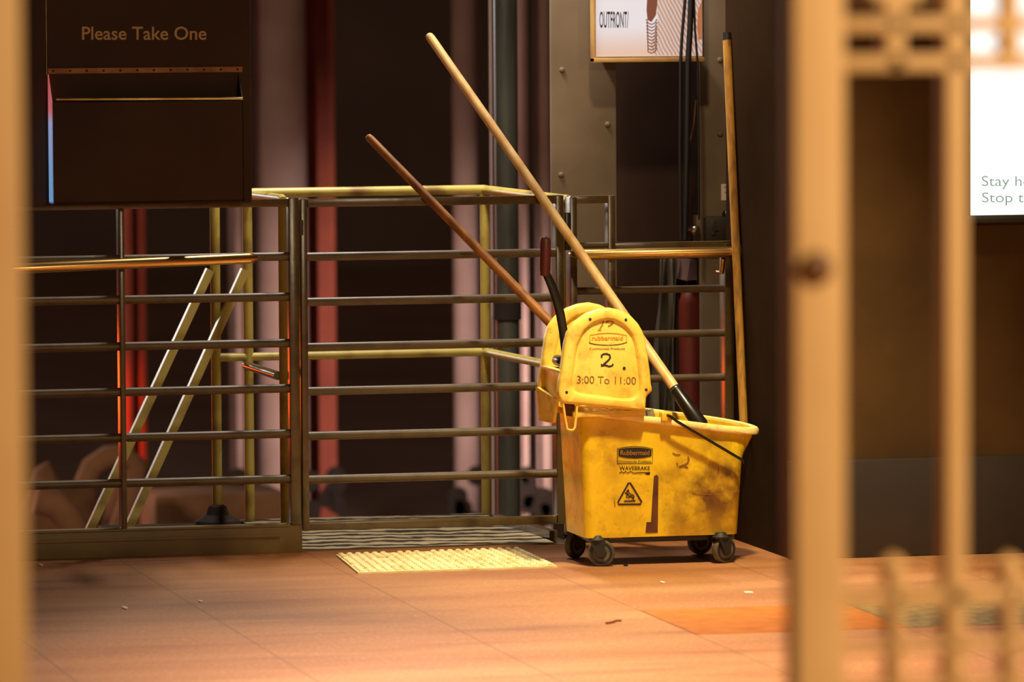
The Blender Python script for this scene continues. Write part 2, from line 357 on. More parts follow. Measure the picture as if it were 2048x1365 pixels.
# ------------------------------------------------------------------ left fence panel
def hz(px, py): return Z(px, py, 0)
lf = thing('fence_panel', 'olive painted railing panel left of the gate with deep kick plate and brass handrail', 'fence', (-.5, 0, 0))
XL = -1.25
for x0, x1, y0, d in ((577, 597, 398, .04), (238, 249, 415, .052)):
    X0, X1 = Xa(x0, 700), Xa(x1, 700)
    MB().box((X0, -.02, 0), (X1, -.02+d, hz(400, y0)), .003).build('post', 'olive', lf)
zt = hz(540, 406)
MB().box((XL, -.014, zt-.011), (Xa(580, 406), .014, zt+.011), .003).build('top_rail', 'olive', lf)
for y in (516, 597, 690, 781, 872, 963):
    z = hz(400, y); MB().tube([(XL, -.002, z), (Xa(579, 700), -.002, z)], .0122).build('rail', 'olive_rail', lf)
zk = hz(300, 1058)
mb = MB().box((XL, -.035, .0), (Xa(600, 1080), -.022, zk), .002); mb.box((XL, -.035, zk-.004), (Xa(578, 1080), .02, zk+.004), .001)
mb.box((XL, -.040, zk-.03), (Xa(556, 1080), -.034, zk-.022), .001)
mb.build('kick_plate', 'kick', lf)
a, b = at(20, 538, -.075), at(498, 517, -.075)
mb = MB().tube([a, b, b+Vector((.012, .006, 0)), b+Vector((.016, .03, 0)), b+Vector((.016, .075, 0))], [.0148, .0148, .0135, .011, .009], 18)
hr = mb.build('handrail', 'brass', lf, label='polished brass handrail')
c = at(245, 528, -.075); MB().tube([c, c+Vector((0, .06, -.012))], .007).build('bracket', 'steel_dark', hr)
c = at(80, 536, -.075); MB().tube([c, c+Vector((0, .075, -.012))], .007).build('bracket', 'steel_dark', hr)

# ------------------------------------------------------------------ gate
g = thing('platform_gate', 'olive barred gate with seven round rails above the metal grating', 'gate', (.38, 0, .06))
zt, zbm = hz(850, 403), hz(850, 1047)
for i, (x0, x1, d) in enumerate(((601, 614, .035), (1111, 1126, .058))):
    MB().box((Xa(x0, 700), -.018, zbm-.012), (Xa(x1, 700), -.018+d, zt+.012), .002).build('stile', 'olive', g)
MB().box((Xa(613, 400), -.014, zt-.0115), (Xa(1112, 400), .014, zt+.0115), .002).build('top_rail', 'olive', g)
MB().box((Xa(613, 1047), -.014, zbm-.011), (Xa(1112, 1040), .02, zbm+.011), .002).build('bottom_rail', 'olive', g)
for y in (510, 600, 690, 778, 867, 954):
    z = hz(850, y); MB().tube([(Xa(612, 700), 0, z), (Xa(1113, 700), 0, z)], .0122).build('rail', 'olive_rail', g)
mb = MB().box((Xa(1126, 420), -.03, hz(1130, 500)), (Xa(1136, 420), -.012, hz(1130, 425)), .002); mb.build('latch', 'black', g, label='black latch')
MB().box((Xa(596, 500), -.024, hz(600, 470)), (Xa(604, 500), -.016, hz(600, 440)), .002).build('hinge', 'steel_dark', g)

# ------------------------------------------------------------------ right fence
rf = thing('fence_panel', 'stepped olive railing panel between gate and dark wall behind the yellow bucket', 'fence', (1.0, 0, 0))
MB().box((Xa(1139, 600), -.018, 0), (Xa(1152, 600), .045, hz(1150, 394)), .002).build('post', 'olive', rf)
MB().box((Xa(1214, 500), -.018, 0), (Xa(1228, 500), .03, hz(1215, 391)), .002).build('post', 'olive', rf)
MB().box((Xa(1447, 600), -.018, 0), (Xa(1468, 600), .045, hz(1445, 486)), .002).build('post', 'olive', rf)
z = hz(1180, 399); MB().box((Xa(1139, 400), -.014, z-.011), (Xa(1228, 400), .014, z+.011), .002).build('top_rail', 'olive', rf)
z = hz(1340, 491); MB().box((Xa(1226, 490), -.014, z-.010), (Xa(1462, 490), .018, z+.010), .002).build('top_rail', 'olive', rf)
z = hz(1180, 491); MB().tube([(Xa(1150, 490), 0, z), (Xa(1216, 490), 0, z)], .0085).build('rail', 'olive_rail', rf)
for y, xa in ((579, 1150), (668, 1150), (757, 1150), (846, 1150), (935, 1150), (1022, 1150)):
    z = hz(1340, y)
    MB().tube([(Xa(xa, 700), 0, z), (Xa(1450, 700), 0, z)], .0108).build('rail', 'olive_rail', rf)
a, b = at(1166, 510, -.075), at(1472, 504, -.075)
hr = MB().tube([a+Vector((-.016, .07, 0)), a+Vector((-.014, .02, 0)), a+Vector((-.006, .004, 0)), a, b], [.009, .011, .0135, .0155, .0155], 18).build('handrail', 'brass', rf, label='polished brass handrail')
q = at(1484, 502, -.075); MB().lathe((WX-.001, q.y, b.z), (-1, 0, 0), [(.03, 0), (.03, .005), (.016, .008), (.014, WX-b.x)]).build('wall_flange', 'steel_dark', hr)
c = at(1447, 510, -.075); MB().tube([c+Vector((0, 0, -.01)), c+Vector((0, .02, -.05)), c+Vector((0, .058, -.05))], .007).build('bracket', 'brass', hr)

# ------------------------------------------------------------------ yellow stair railings behind the gate
YB = .90
yr = thing('stair_railing', 'yellow pipe railing boxed around the landing behind the barred gate', 'railing', (.3, .9, 0))
def vtube(px, ya, yb, Y, r): 
    p, q = at(px, ya, Y), at(px, yb, Y); return MB().tube([(p.x, Y, p.z), (p.x, Y, q.z)], r)
zr = Z(735, 383, YB)
XLb, XRb = Xa(497, 700, YB), Xa(971, 700, YB)
MB().tube([(XLb-.05, YB, zr), (XLb, YB, zr), (XRb, YB, zr)], .0145).build('top_rail', 'yellow_rail', yr)
fr = at(1138, 397, .05); MB().tube([(XRb, YB, zr), (fr.x, .05, zr-.0)], .0135).build('top_rail', 'yellow_rail', yr)
fle = at(566, 402, .10); MB().tube([(XLb, YB, zr-.004), (fle.x, .12, fle.z+.006), (fle.x, .10, fle.z)], .0125).build('top_rail', 'yellow_rail', yr)
zm = Z(700, 710, YB)
MB().tube([(Xa(438, 710, YB), YB, zm), (XRb, YB, zm)], .0125).build('mid_rail', 'yellow_rail', yr)
m2 = at(1136, 738, .05); MB().tube([(XRb, YB, zm), (m2.x, .05, m2.z)], .0125).build('mid_rail', 'yellow_rail', yr)
m3 = at(556, 752, .10); MB().tube([at(492, 731, YB), m3], .0125).build('mid_rail', 'olive', yr)
MB().tube([(XRb, YB, 0), (XRb, YB, zr)], .0145).build('post', 'yellow_rail', yr)
MB().tube([(XLb, YB, 0), (XLb, YB, zr)], .0145).build('post', 'yellow_rail', yr)
XM = Xa(432, 700, YB)
po = MB().tube([(XM, YB, 0), (XM, YB, zr)], .0145).build('post', 'yellow_rail', yr)
MB().lathe((XM, YB, -.006), (0, 0, 1), [(.07, 0), (.066, .012), (.035, .03), (.026, .055), (.016, .06)]).build('foot_flange', 'grime', po)
MB().tube([(fle.x, .10, 0), (fle.x, .10, fle.z)], .0150).build('post', 'yellow_rail', yr)
MB().tube([(fr.x, .075, 0), (fr.x, .075, zr)], .0125).build('post', 'yellow_rail', yr)
def diag(p0, p1, Y, lab):
    t = thing('handrail', lab, 'railing', (at(*p1, Y).x, Y, -1.25)); a, b = at(*p0, Y), at(*p1, Y)
    k = (-1.25-b.z)/(b.z-a.z); c = b+(b-a)*k
    MB().bar(a, c, .024, .03).build('rail', 'yellow_rail', t); e = c
    MB().box(e-Vector((.05, .05, 0)), e+Vector((.05, .05, .01)), .002).build('foot_plate', 'grime', t)
diag((420, 540), (184, 1050), YB-.03, 'left one of two sloping yellow handrails running down the stairs behind the railing')
diag((490, 540), (262, 1045), YB-.055, 'right one of two sloping yellow handrails running down the stairs behind the railing')

# ------------------------------------------------------------------ grating, toe bar, tactile strip
gt = thing('floor_grating', 'worn grey steel tread grating under the barred gate', 'grating', (.37, .45, 0))
MB().box((-.005, .012, -.006), (.735, .93, .004)).build('tread_plate', 'grate', gt)
MB().box((-.01, .0, -.02), (.74, .012, .003)).build('edge_strip', 'steel_dark', gt)
a, b = fl(1000, 1048), fl(1112, 1083)
tag(MB().bar((a.x-.01, a.y, .012), (b.x, b.y+.03, .012), .03, .024).build('toe_bar', 'olive'), 'short olive angle bar lying along the right edge of the grating', 'bar')
tc_ = [fl(672, 1113), fl(716, 1149), fl(1114, 1136), fl(1038, 1101)]
tp = thing('tactile_tile', 'cream yellow tactile warning tile with raised domes before the gate', 'tactile paving', ((tc_[0]+tc_[2])/2))
MB().prism([q+Vector((0, 0, .0)) for q in tc_], (0, 0, .005)).build('tile_base', 'tactile', tp, smooth=False)
mb = MB()
for i in range(22):
    for j in range(13):
        u, v = (i+.5)/22, (j+.5)/13
        c = tc_[0].lerp(tc_[3], u).lerp(tc_[1].lerp(tc_[2], u), v)
        if random.random() < .04: continue
        mb.lathe((c.x, c.y, .005), (0, 0, 1), [(.0095, 0), (.008, .004), (.0045, .006)], 8)
mb.build('domes', 'tactile', tp)

# ------------------------------------------------------------------ notice rack
YR = -.14
nr = thing('notice_rack', 'dark notice holder with gold heading and empty pocket mounted on the left fence', 'sign', (at(290, 400, YR).x, YR, at(290, 412, YR).z))
a, b = at(-40, 414, YR), at(500, -90, YR)
MB().box((a.x, YR, a.z), (b.x, YR+.045, b.z), .004).build('board', 'rack', nr)
for px in (60, 400):
    q = at(px, 405, YR+.04); MB().box((q.x-.02, YR+.045, q.z-.004), (q.x+.02, -.0142, q.z+.02)).build('mount', 'steel_dark', nr)
YP = YR-.063
pk0 = at(105, 408, YP); pk1 = at(487, 201, YP)
zc = Z(290, 147, YR)
x0, x1, z0, z1 = pk0.x, pk1.x, pk0.z, pk1.z
def side(X, t): return MB().prism([(X, YR, z0), (X, YP, z0), (X, YP, z1), (X, YR, zc)], (t, 0, 0))
pf = MB().box((x0, YP, z0), (x1, YP+.004, z1), .001); pf.box((x0, YP, z0), (x1, YR, z0+.004))
pk = pf.build('pocket', 'rack', nr)
side(x1-.004, .004).build('pocket_side', 'rack', pk)
side(x0, .003).build('pocket_side', 'strip', pk, label='left side of the pocket with a painted pink to blue reflection')
MB().tube([at(113, 199, YP-.002), at(485, 197, YP-.002)], [.0036, .0036], 10).build('pocket_lip', 'lip', pk, label='worn bright upper lip')
mb = MB(); A, B = at(96, 143, YR-.004), at(485, 138, YR-.004)
mb.box((A.x, YR-.004, (A.z+B.z)/2-.0075), (B.x, YR, (A.z+B.z)/2+.0075), .001); hs = mb.build('hinge_strip', 'rust', nr, label='rusty gold hinge strip')
for k in range(12):
    q = A.lerp(B, (k+.3)/11.6); MB().lathe((q.x, YR-.0055, (A.z+B.z)/2), (0, 1, 0), [(.0025 if k % 2 else .0034, 0), (.0038, .002)], 8).build('rivet', 'rack', hs)
lettering(MB(), 'Please Take One', (164, 53, 413, 80), lambda x, y: at(x, y, YR-.0012), .012).build('lettering', 'gold_text', nr)
MB().box(at(93.0, 0, YR-.0008)+Vector((-.001, 0, .3)), at(93.0, 150, YR)+Vector((.0008, 0, 0))).build('seam', 'lip', nr)

# ------------------------------------------------------------------ riveted column, poster, cables, box
YC = 1.0
sc_ = thing('steel_column', 'grey brown riveted steel column behind the fence with a dark recess', 'column', (at(1270, 1000, YC).x, YC, -1.25))
def slab(px0, px1, Y, d, m, nm):
    a, b = Xa(px0, 500, Y), Xa(px1, 500, Y); return MB().box((a, Y, -1.25), (b, Y+d, 4), .004).build(nm, m, sc_)
slab(1104, 1234, YC, .02, 'column', 'flange'); slab(1401, 1520, YC, .02, 'column', 'flange')
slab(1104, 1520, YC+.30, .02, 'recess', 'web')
for px, py in ((1215, 249), (1122, 350), (1216, 420), (1440, 268), (1124, 140), (1216, 60), (1440, 120), (1180, 520), (1122, 520)):
    q = at(px, py, YC); MB().lathe(q, (0, -1, 0), [(.009, 0), (.008, .005), (.004, .008)], 10).build('rivet', 'column', sc_)
YPo = .80
po = thing('poster_display', 'lit advertising poster with brown line art mounted high on the steel column', 'poster', at(1297, 125, YPo))
a, b = at(1191, 114, YPo), at(1405, -140, YPo)
MB().box((a.x, YPo, a.z), (b.x, YPo+.03, b.z)).build('panel', 'poster', po)
a2, b2 = at(1187, 125, YPo), at(1407, 114, YPo)
MB().box((a2.x, YPo-.012, a2.z), (b2.x, YPo+.04, b2.z), .002).build('bottom_frame', 'poster_frame', po)
MB().box((a2.x, YPo-.008, a2.z), (a2.x+.006, YPo+.04, b.z), .001).build('side_frame', 'poster_frame', po)
MB().box((b2.x-.004, YPo-.008, a2.z), (b2.x, YPo+.04, b.z), .001).build('side_frame', 'steel_dark', po)
MB().box((a.x+.05, YPo+.03, a.z+.02), (b.x-.05, YC, a.z+.12)).build('mount', 'steel_dark', po)
pp = lambda d: (lambda x, y: at(x, y, YPo-d))
lettering(MB(), 'OUTFRONT/', (1199, 23, 1257, 56), pp(.0016), .01).build('lettering', 'ink', po)
flat(MB(), [(1300, -60), (1404, -60), (1404, 111), (1308, 111), (1302, 90), (1316, 40), (1312, 0)], pp(.0008)).build('artwork', 'poster_art', po, smooth=False)
mb = flat(MB(), [(1297, -60), (1316, -60), (1315, 0), (1312, 30), (1303, 44), (1295, 40), (1293, 20)], pp(.0012))
for k in range(10):
    y = 46+k*6.4; stroke(mb, [(1292.5+k*.4, y-8), (1296, y), (1303, y+3), (1310, y), (1314, y-8)], 2.2, pp(.0012))
mb.build('artwork', 'poster_brown', po, smooth=False)
flat(MB(), [(1396, 20), (1404, 0), (1404, 78), (1398, 80), (1394, 60)], pp(.0012)).build('artwork', 'poster_orange', po, smooth=False)
for i, (pts, r, lab) in enumerate((
        ([(1374, -140), (1370, 0), (1364, 70), (1361, 125), (1360, 300), (1362, 480)], .0048, 'thin black cable slanting left of the thick one in front of the lit poster'),
        ([(1384, -140), (1382, 0), (1380, 60), (1376, 125), (1374, 300), (1370, 480)], .0090, 'thick black cable hanging in front of the lit poster'),
        ([(1388, -140), (1388, 0), (1390, 60), (1395, 125), (1397, 260), (1398, 440)], .0034, 'thin black cable right of the thick one in front of the lit poster'))):
    tag(MB().tube([at(x, y, YPo-.04) for x, y in pts], r, 10).build('hanging_cable', 'cable'), lab, 'cable')
tag(MB().tube([at(x, y, YC+.05) for x, y in ((1392, 200), (1388, 250), (1376, 300), (1372, 340), (1378, 380))], .002, 8).build('wire', 'rust'), 'thin curled brown wire hanging in the dark column recess', 'wire')
lb = thing('paper_notice', 'small pale pink paper notice on the column beside the leaning broom handle', 'notice', at(1452, 402, YC-.002))
a, b = at(1442, 401, YC), at(1463, 368, YC); MB().box((a.x, YC-.003, a.z), (b.x, YC, b.z)).build('sheet', 'paper', lb)
mb = MB(); pl = lambda x, y: at(x, y, YC-.0038)
for y, x0, x1 in ((375, 1449, 1460), (385, 1450, 1459), (396, 1453, 1456)):
    for k in range(int((x1-x0)/2)): stroke(mb, [(x0+k*2, y-1.6), (x0+k*2+1, y+1.6)], 1.1, pl)
mb.build('print', 'ink', lb, smooth=False)
jb = thing('junction_box', 'dark metal junction box on the column under the pale paper notice', 'electrical box', at(1430, 484, YC))
a, b = at(1412, 484, YC-.07), at(1466, 434, YC-.07)
MB().box((a.x, YC-.07, a.z), (b.x, YC, b.z), .004).build('body', 'steel_dark', jb)
a, b = at(1393, 484, YC-.04), at(1411, 431, YC-.04); MB().box((a.x, YC-.04, a.z), (b.x, YC, b.z), .002).build('bracket', 'column', jb)
a, b = at(1423, 470, YC-.072), at(1430, 441, YC-.072); mb = MB().box((a.x, YC-.076, a.z), (b.x, YC-.07, b.z), .001)
mb.prism([at(1423, 462, YC-.076), at(1437, 461, YC-.076), at(1430, 452, YC-.076), at(1423, 453, YC-.076)], (0, .006, 0)); mb.build('hasp', 'chrome', jb)
q = at(1390, 460, YC-.06)
MB().lathe(q+Vector((0, .06, 0)), (0, -1, 0), [(.006, 0), (.006, .04), (.013, .045), (.017, .06), (.013, .074), (.004, .078)], 16).build('knob', 'chrome', jb)
MB().tube([q+Vector((-.004, .03, -.004)), q+Vector((-.03, .03, -.008))], [.009, .011], 12).build('cap', 'redcan', jb, label='red cap')
q = at(1452, 425, YC-.03); MB().lathe((q.x, q.y, at(1440, 434, YC-.03).z), (0, 0, 1), [(.012, 0), (.012, .008), (.008, .018)], 12).build('fitting', 'black', jb)

# things stored in the recess behind the right fence
q0, q1 = at(1330, 500, YC+.2), at(1318, 1050, YC+.2)
vs, fs, n = [], [], 22
for i in range(n):
    t = i/(n-1); y = 500+560*t; cx = 1336-22*t
    for k in range(9):
        vs.append(at(cx-16-8*t+k*(4+3*t)+3*math.sin(t*9+k), y, YC+.20+.022*math.sin(k*1.9+t*3)))
fs = [(i*9+k, i*9+k+1, (i+1)*9+k+1, (i+1)*9+k) for i in range(n-1) for k in range(8)]
o = MB().add(vs, fs).build('plastic_sheet', 'sheet'); s = o.modifiers.new('thick', 'SOLIDIFY'); s.thickness = .004
tag(o, 'crumpled grey plastic sheet hanging in the dark recess behind the right fence', 'sheet')
q = at(1380, 640, YC+.15); cn = thing('red_canister', 'dull red canister in the dark recess behind the right fence', 'canister', (q.x, q.y, -1.25))
zt_ = Z(1380, 575, YC+.15)
MB().lathe((q.x, q.y, -1.25), (0, 0, 1), [(.03, 0), (.034, .01), (.034, zt_+1.20), (.026, zt_+1.235), (.012, zt_+1.25)], 18).build('body', 'redcan', cn)
MB().box((q.x-.012, q.y-.012, zt_), (q.x+.018, q.y+.012, zt_+.03), .003).build('valve', 'black', cn)
q = at(1383, 545, YC+.11); tag(MB().prism([at(1374, 562, YC+.11), at(1380, 520, YC+.11), at(1393, 521, YC+.11), at(1394, 560, YC+.11)], (0, .19, 0)).build('hanging_card', 'card'), 'faded pink card hanging in the recess above the dull red canister', 'card')

# ------------------------------------------------------------------ vertical pipes and far columns
def pipe(px, wpx, Y, label, m='pipe', clamp=None):
    c = at(px, 560, Y); r = wpx/2*(at(px+1, 560, Y)-at(px, 560, Y)).length
    t = thing('vertical_pipe', label, 'pipe', (c.x, Y, -1.25))
    MB().tube([(c.x, Y, -1.25), (c.x, Y, 5)], r, 24).build('pipe', m, t)
    if clamp:
        z = Z(px, clamp, Y); MB().lathe((c.x, Y, z-.03), (0, 0, 1), [(r, 0), (r+.008, .002), (r+.008, .058), (r, .06)], 24).build('clamp', 'grime', t)
pipe(1014, 46, 2.6, 'thick grey galvanised pipe rising between the yellow railing and riveted column', clamp=622)
pipe(984, 7, 2.72, 'thin pale conduit rising along the left of the thick grey pipe', 'pale_col')
YF = 11.0
def column(x0, x1, Y, m, label, d=.25, grime=True, top=5, rnd=False):
    a, b = Xa(x0, 700, Y), Xa(x1, 700, Y); t = thing('tunnel_column', label, 'column', ((a+b)/2, Y, -1.25))
    if rnd:
        rr = (b-a)/2; MB().tube([((a+b)/2, Y+rr, -1.25), ((a+b)/2, Y+rr, top)], rr, 28).build('shaft', m, t)
        MB().lathe(((a+b)/2, Y+rr, -1.25), (0, 0, 1), [(rr+.06, 0), (rr+.06, .06), (rr+.01, .14)], 28).build('base', 'grime', t)
    else:
      MB().box((a, Y, -1.25), (b, Y+.03, top), .008).build('flange', m, t)
      MB().box(((a+b)/2-.012, Y+.03, -1.25), ((a+b)/2+.012, Y+d, top)).build('web', m, t)
      MB().box((a, Y+d, -1.25), (b, Y+d+.03, top)).build('flange', m, t)
    if grime:
        z = Z(x0, 1000, Y); mb = MB()
        for k in range(5):
            q = random.uniform(a, b); zz = z+random.uniform(-.12, .12); mb.lathe((q, Y-.004, zz), (0, 1, 0), [(random.uniform(.02, .05), 0), (.05, .004)], 10)
        mb.build('stain', 'grime', t)
column(524, 626, YF, 'pale_col', 'broad pale blurred column behind the gate post', rnd=True)
column(637, 673, YF+.5, 'red_col', 'red brown blurred column right of the broad pale one')
column(913, 962, YF, 'pale_col', 'pinkish blurred column left of the yellow corner post', rnd=True)
column(472, 487, YF-.3, 'pale_col', 'narrow pinkish column seen between two yellow posts', .15)
column(255, 268, YF-1, 'red_col', 'red lit narrow column next to the left fence post', .12, False)
column(278, 294, YF-1, 'red_col', 'red lit narrow column left of the sloping yellow handrails', .12, False)
column(1045, 1058, 9.5, 'pale_col', 'narrow pale column just right of the thick grey pipe', .1)
column(1084, 1102, 9.5, 'pale_col', 'narrow pale column along the left edge of the riveted column', .1)
# rubble and bent pipes on the track bed
for i, (pts, r, m, lab) in enumerate((
        ([(170, 970), (185, 935), (215, 915), (250, 912), (275, 935), (262, 1000), (240, 1060)], .05, 'bed', 'pale curved hose lying over rubble beyond the left fence'),
        ([(70, 1000), (110, 1010), (140, 1040), (160, 1080)], .06, 'bed', 'brown bent pipe beyond the lower left rails'),)):
    tag(MB().tube([at(x, y, 7.5) for x, y in pts], r, 12).build('bent_pipe', m), lab, 'pipe')
def lump(px, py, Y, sx, sz, name, m, lab, cat):
    c = at(px, py, Y); bm = bmesh.new(); bmesh.ops.create_icosphere(bm, subdivisions=3, radius=1)
    zb_ = -1.27; zt2 = c.z
    for v in bm.verts:
        n = 1+.22*math.sin(v.co.x*5+px)*math.cos(v.co.z*4+py)+random.uniform(-.05, .05)
        v.co = Vector((c.x+v.co.x*sx*n, Y+v.co.y*sx*.7, (zb_+zt2)/2+v.co.z*n*(zt2-zb_)/2))
    bm.verts.index_update(); mb = MB().add([v.co for v in bm.verts], [[v.index for v in f.verts] for f in bm.faces]); bm.free()
    tag(mb.build(name, m), lab, cat)
lump(120, 935, 8.2, .22, .5, 'rubble_heap', 'bed', 'dark brown rubble heap beyond the left end of the fence', 'rubble')
lump(262, 900, 8.6, .12, .5, 'rubble_heap', 'bed', 'narrow reddish rubble heap behind the left fence post', 'rubble')
a, b = at(310, 1060, 8), at(575, 985, 8)
tag(MB().box((a.x, 8, -1.25), (b.x, 8.4, b.z), .02).build('concrete_kerb', 'kerb'), 'low reddish kerb block beyond the sloping yellow handrails', 'block')

# ------------------------------------------------------------------ display on the right wall
YD = WY-.05
ds = thing('display_screen', 'bright white lit screen with thin grey text on the right wall', 'screen', at(2020, 447, YD))
a, b = at(1942, 431, YD), at(2330, -260, YD)
MB().box((a.x, YD, a.z), (b.x, YD+.02, b.z)).build('panel', 'screen', ds)
a2 = at(1934, 447, YD)
mb = MB().box((a2.x, YD+.004, a2.z), (b.x+.03, WY-.002, b.z+.03), .003); mb.box((a2.x, YD-.002, a2.z), (b.x+.03, YD+.01, a.z-.0005), .002)
mb.build('housing', 'bezel', ds)
mb = MB(); ps = lambda x, y: at(x, y, YD-.0012)
lettering(mb, 'Stay home.', (1963.5, 352, 2113, 379), ps); lettering(mb, 'Stop the spread.', (1964, 385, 2190, 411.5), ps)
mb.build('lettering', 'screen_text', ds, smooth=False)

# ------------------------------------------------------------------ mop bucket
BX, BY = .65, -.52
bk = thing('mop_bucket', 'dirty yellow wheeled mop bucket with printed warning triangle on its side', 'mop bucket', (.90, -.52, 0))
def ring(x0, x1, y0, y1, rl, rr, zf, n=9):
    P = []
    for cx, cy, r, a0 in ((x1-rr, y0+rr, rr, -90), (x1-rr, y1-rr, rr, 0), (x0+rl, y1-rl, rl, 90), (x0+rl, y0+rl, rl, 180)):
        for k in range(n):
            q = math.radians(a0+90*k/(n-1)); x, y = cx+r*math.cos(q), cy+r*math.sin(q); P.append(Vector((x, y, zf(x, y))))
    return P
ZB = .078
def ztop(x, y=-.666): return .430-.142*(x-.655)+.035*(y+.666)
def body_ring(t, o=0.0, low=ZB):
    e = max(0, (t-.70)/.30); e = e*e*(3-2*e)
    x0 = .668-.016*t; x1 = 1.100+.016*t+.055*e; y0 = -.648-.018*t; y1 = -.402+.018*t; rr = .028+.105*e; rl = .026
    zf = lambda x, y: low+(ztop(x, y)-low)*t
    return ring(x0-o, x1+o, y0-o, y1+o, rl+o*.5, rr+o*.5, zf)
T = [0, .04, .12, .25, .4, .55, .68, .75, .81, .87, .93, .97, 1.0]
outer = [body_ring(t) for t in T]; inner = [body_ring(t, -.007, ZB+.012) for t in reversed(T)]
MB().loft([[p+Vector((0, 0, .0)) for p in body_ring(0, -.012)]] + outer + inner).build('body', 'yellow_dirty', bk)
def rim_ring(o, dz): return [p+Vector((0, 0, dz)) for p in body_ring(1.0, o)]
mb = MB(); loops = [rim_ring(-.0075, -.004), rim_ring(-.0065, .003), rim_ring(.000, .006), rim_ring(.008, .005), rim_ring(.0115, .0), rim_ring(.0115, -.009), rim_ring(.009, -.013), rim_ring(.0005, -.013)]
mb.loft(loops, False, False); n = len(loops[0]); mb.f += [(k, (k+1) % n, 7*n+(k+1) % n, 7*n+k) for k in range(n)]
mb.build('rim', 'rim_pale', bk, label='pale rim with pouring lip, top light painted in')
def bf(d):
    def place(px, py):
        Y = -.66
        for _ in range(6):
            p = at(px, py, Y); t = max(0, (p.z-ZB)/(ztop(p.x)-ZB)); Y = -.648-.018*t-.0014-d
        return at(px, py, Y)
    return place
q = at(1333, 832, -.678); MB().box((q.x-.016, -.690, q.z-.014), (q.x+.014, -.655, q.z+.010), .004).build('handle_boss', 'yellow', bk)
q2 = at(1333, 832, -.37); MB().box((q.x-.016, -.392, q.z-.014), (q.x+.014, -.368, q.z+.010), .004).build('handle_boss', 'yellow', bk)
e = at(1484, 921, -.672)
pts = [(q.x, -.688, q.z+.002), (q.x+.004, -.694, q.z+.001)]
for k in range(1, 9): pts.append((q.x+(e.x-q.x)*k/8, -.694+.012*k/8, q.z+(e.z-q.z)*k/8))
pts += [(e.x+.007, -.668, e.z-.005), (e.x+.014, -.650, e.z-.009), (e.x+.016, -.52, e.z-.011), (e.x+.014, -.400, e.z-.009), (e.x+.007, -.378, e.z-.005), (e.x, -.370, e.z), (q.x, -.366, q.z), (q.x, -.372, q.z)]
MB().tube(pts, .0040, 10).build('bail_handle', 'black', bk, label='thin black wire handle')
# printed marks
mb = MB(); pl = bf(0); pl2 = bf(.0006)
def ell(cx, cy, rx, top, bot, n=12): return [(cx+rx*(-1+2*k/n), cy-top*(1-(-1+2*k/n)**2)) for k in range(n+1)] + [(cx+rx*(1-2*k/n), cy+bot*(1-(1-2*k/n)**2)) for k in range(n+1)]
flat(mb, [(1237, 899)] + [(1237+66*k/10, 899-3.5*(1-(k/5-1)**2)) for k in range(11)] + [(1303, 899), (1303, 913)] + [(1303-66*k/10, 913+4.5*(1-(k/5-1)**2)) for k in range(11)] + [(1237, 913)], pl)
stroke(mb, [(1235, 928), (1235, 898), (1252, 895), (1270, 893.5), (1288, 895), (1305, 898), (1305, 927), (1235, 928)], 1.6, pl)
lettering(mb, 'Commercial Products', (1238, 921, 1302, 925.5), pl, .01)
lettering(mb, 'WAVEBRAKE', (1239, 933, 1300, 941), pl, .012)
stroke(mb, [(1239, 947), (1243, 944), (1247, 947), (1251, 943.5), (1256, 947), (1261, 943.5), (1267, 947), (1276, 946.5), (1287, 946), (1300, 946.5)], 1.9, pl)
flat(mb, [(1288, 946), (1300, 944.5), (1300, 950), (1294, 950)], pl)
tri = [(1259, 964), (1284, 1007), (1281, 1011), (1237, 1011.5), (1234.5, 1007), (1259, 964)]
stroke(mb, [(1247, 985), (1257.5, 966.5), (1260.5, 966.5), (1283, 1004), (1281, 1009), (1237.5, 1009.5), (1236, 1005), (1247, 985)], 3.2, pl)
stroke(mb, [(1248, 1003), (1271, 1002.5)], 2.6, pl)
stroke(mb, [(1250, 986), (1255, 989), (1259, 994), (1264, 990), (1268, 993), (1267, 998)], 2.8, pl); stroke(mb, [(1256, 979), (1258, 987), (1262, 989)], 2.4, pl)
stroke(mb, [(1255, 990), (1252, 995), (1259, 997)], 2, pl); stroke(mb, [(1259, 993), (1265, 996), (1267, 1001)], 2.4, pl)
flat(mb, [(1252, 983), (1255, 981), (1257, 984), (1254, 986)], pl)
mb.build('printed_logo', 'ink', bk, smooth=False)
lettering(MB(), 'Rubbermaid', (1241, 901, 1299, 911), pl2, .006).build('printed_name', 'yellow_ink', bk, smooth=False)
mb = MB(); stroke(mb, [(1345, 907), (1352, 910), (1361, 910)], 2.2, pl); stroke(mb, [(1376, 914), (1378, 921), (1374, 928), (1364, 932), (1358, 934), (1368, 933), (1376, 936)], 3.2, pl)
stroke(mb, [(1354, 926), (1355, 933)], 2, pl)
mb.build('handwriting', 'ink_faded', bk, smooth=False)
for q_ in ([(1436, 932), (1438, 940), (1436, 947)], [(1384, 986), (1392, 989), (1424, 990)], [(1229, 1002), (1230, 1014)]):
    stroke(MB(), q_, 1.6, pl).build('scuff_mark', 'ink_faded', bk, smooth=False)
mb = flat(MB(), [(1308, 953), (1313, 950), (1317, 954), (1315.5, 1066), (1301, 1066), (1304, 1010)], pl); flat(mb, [(1293, 1045), (1302, 1045), (1302, 1066), (1291, 1066)], bf(.0003))
mb.build('drain_mark', 'stain_slot', bk, smooth=False, label='dark brown vertical stained slot')
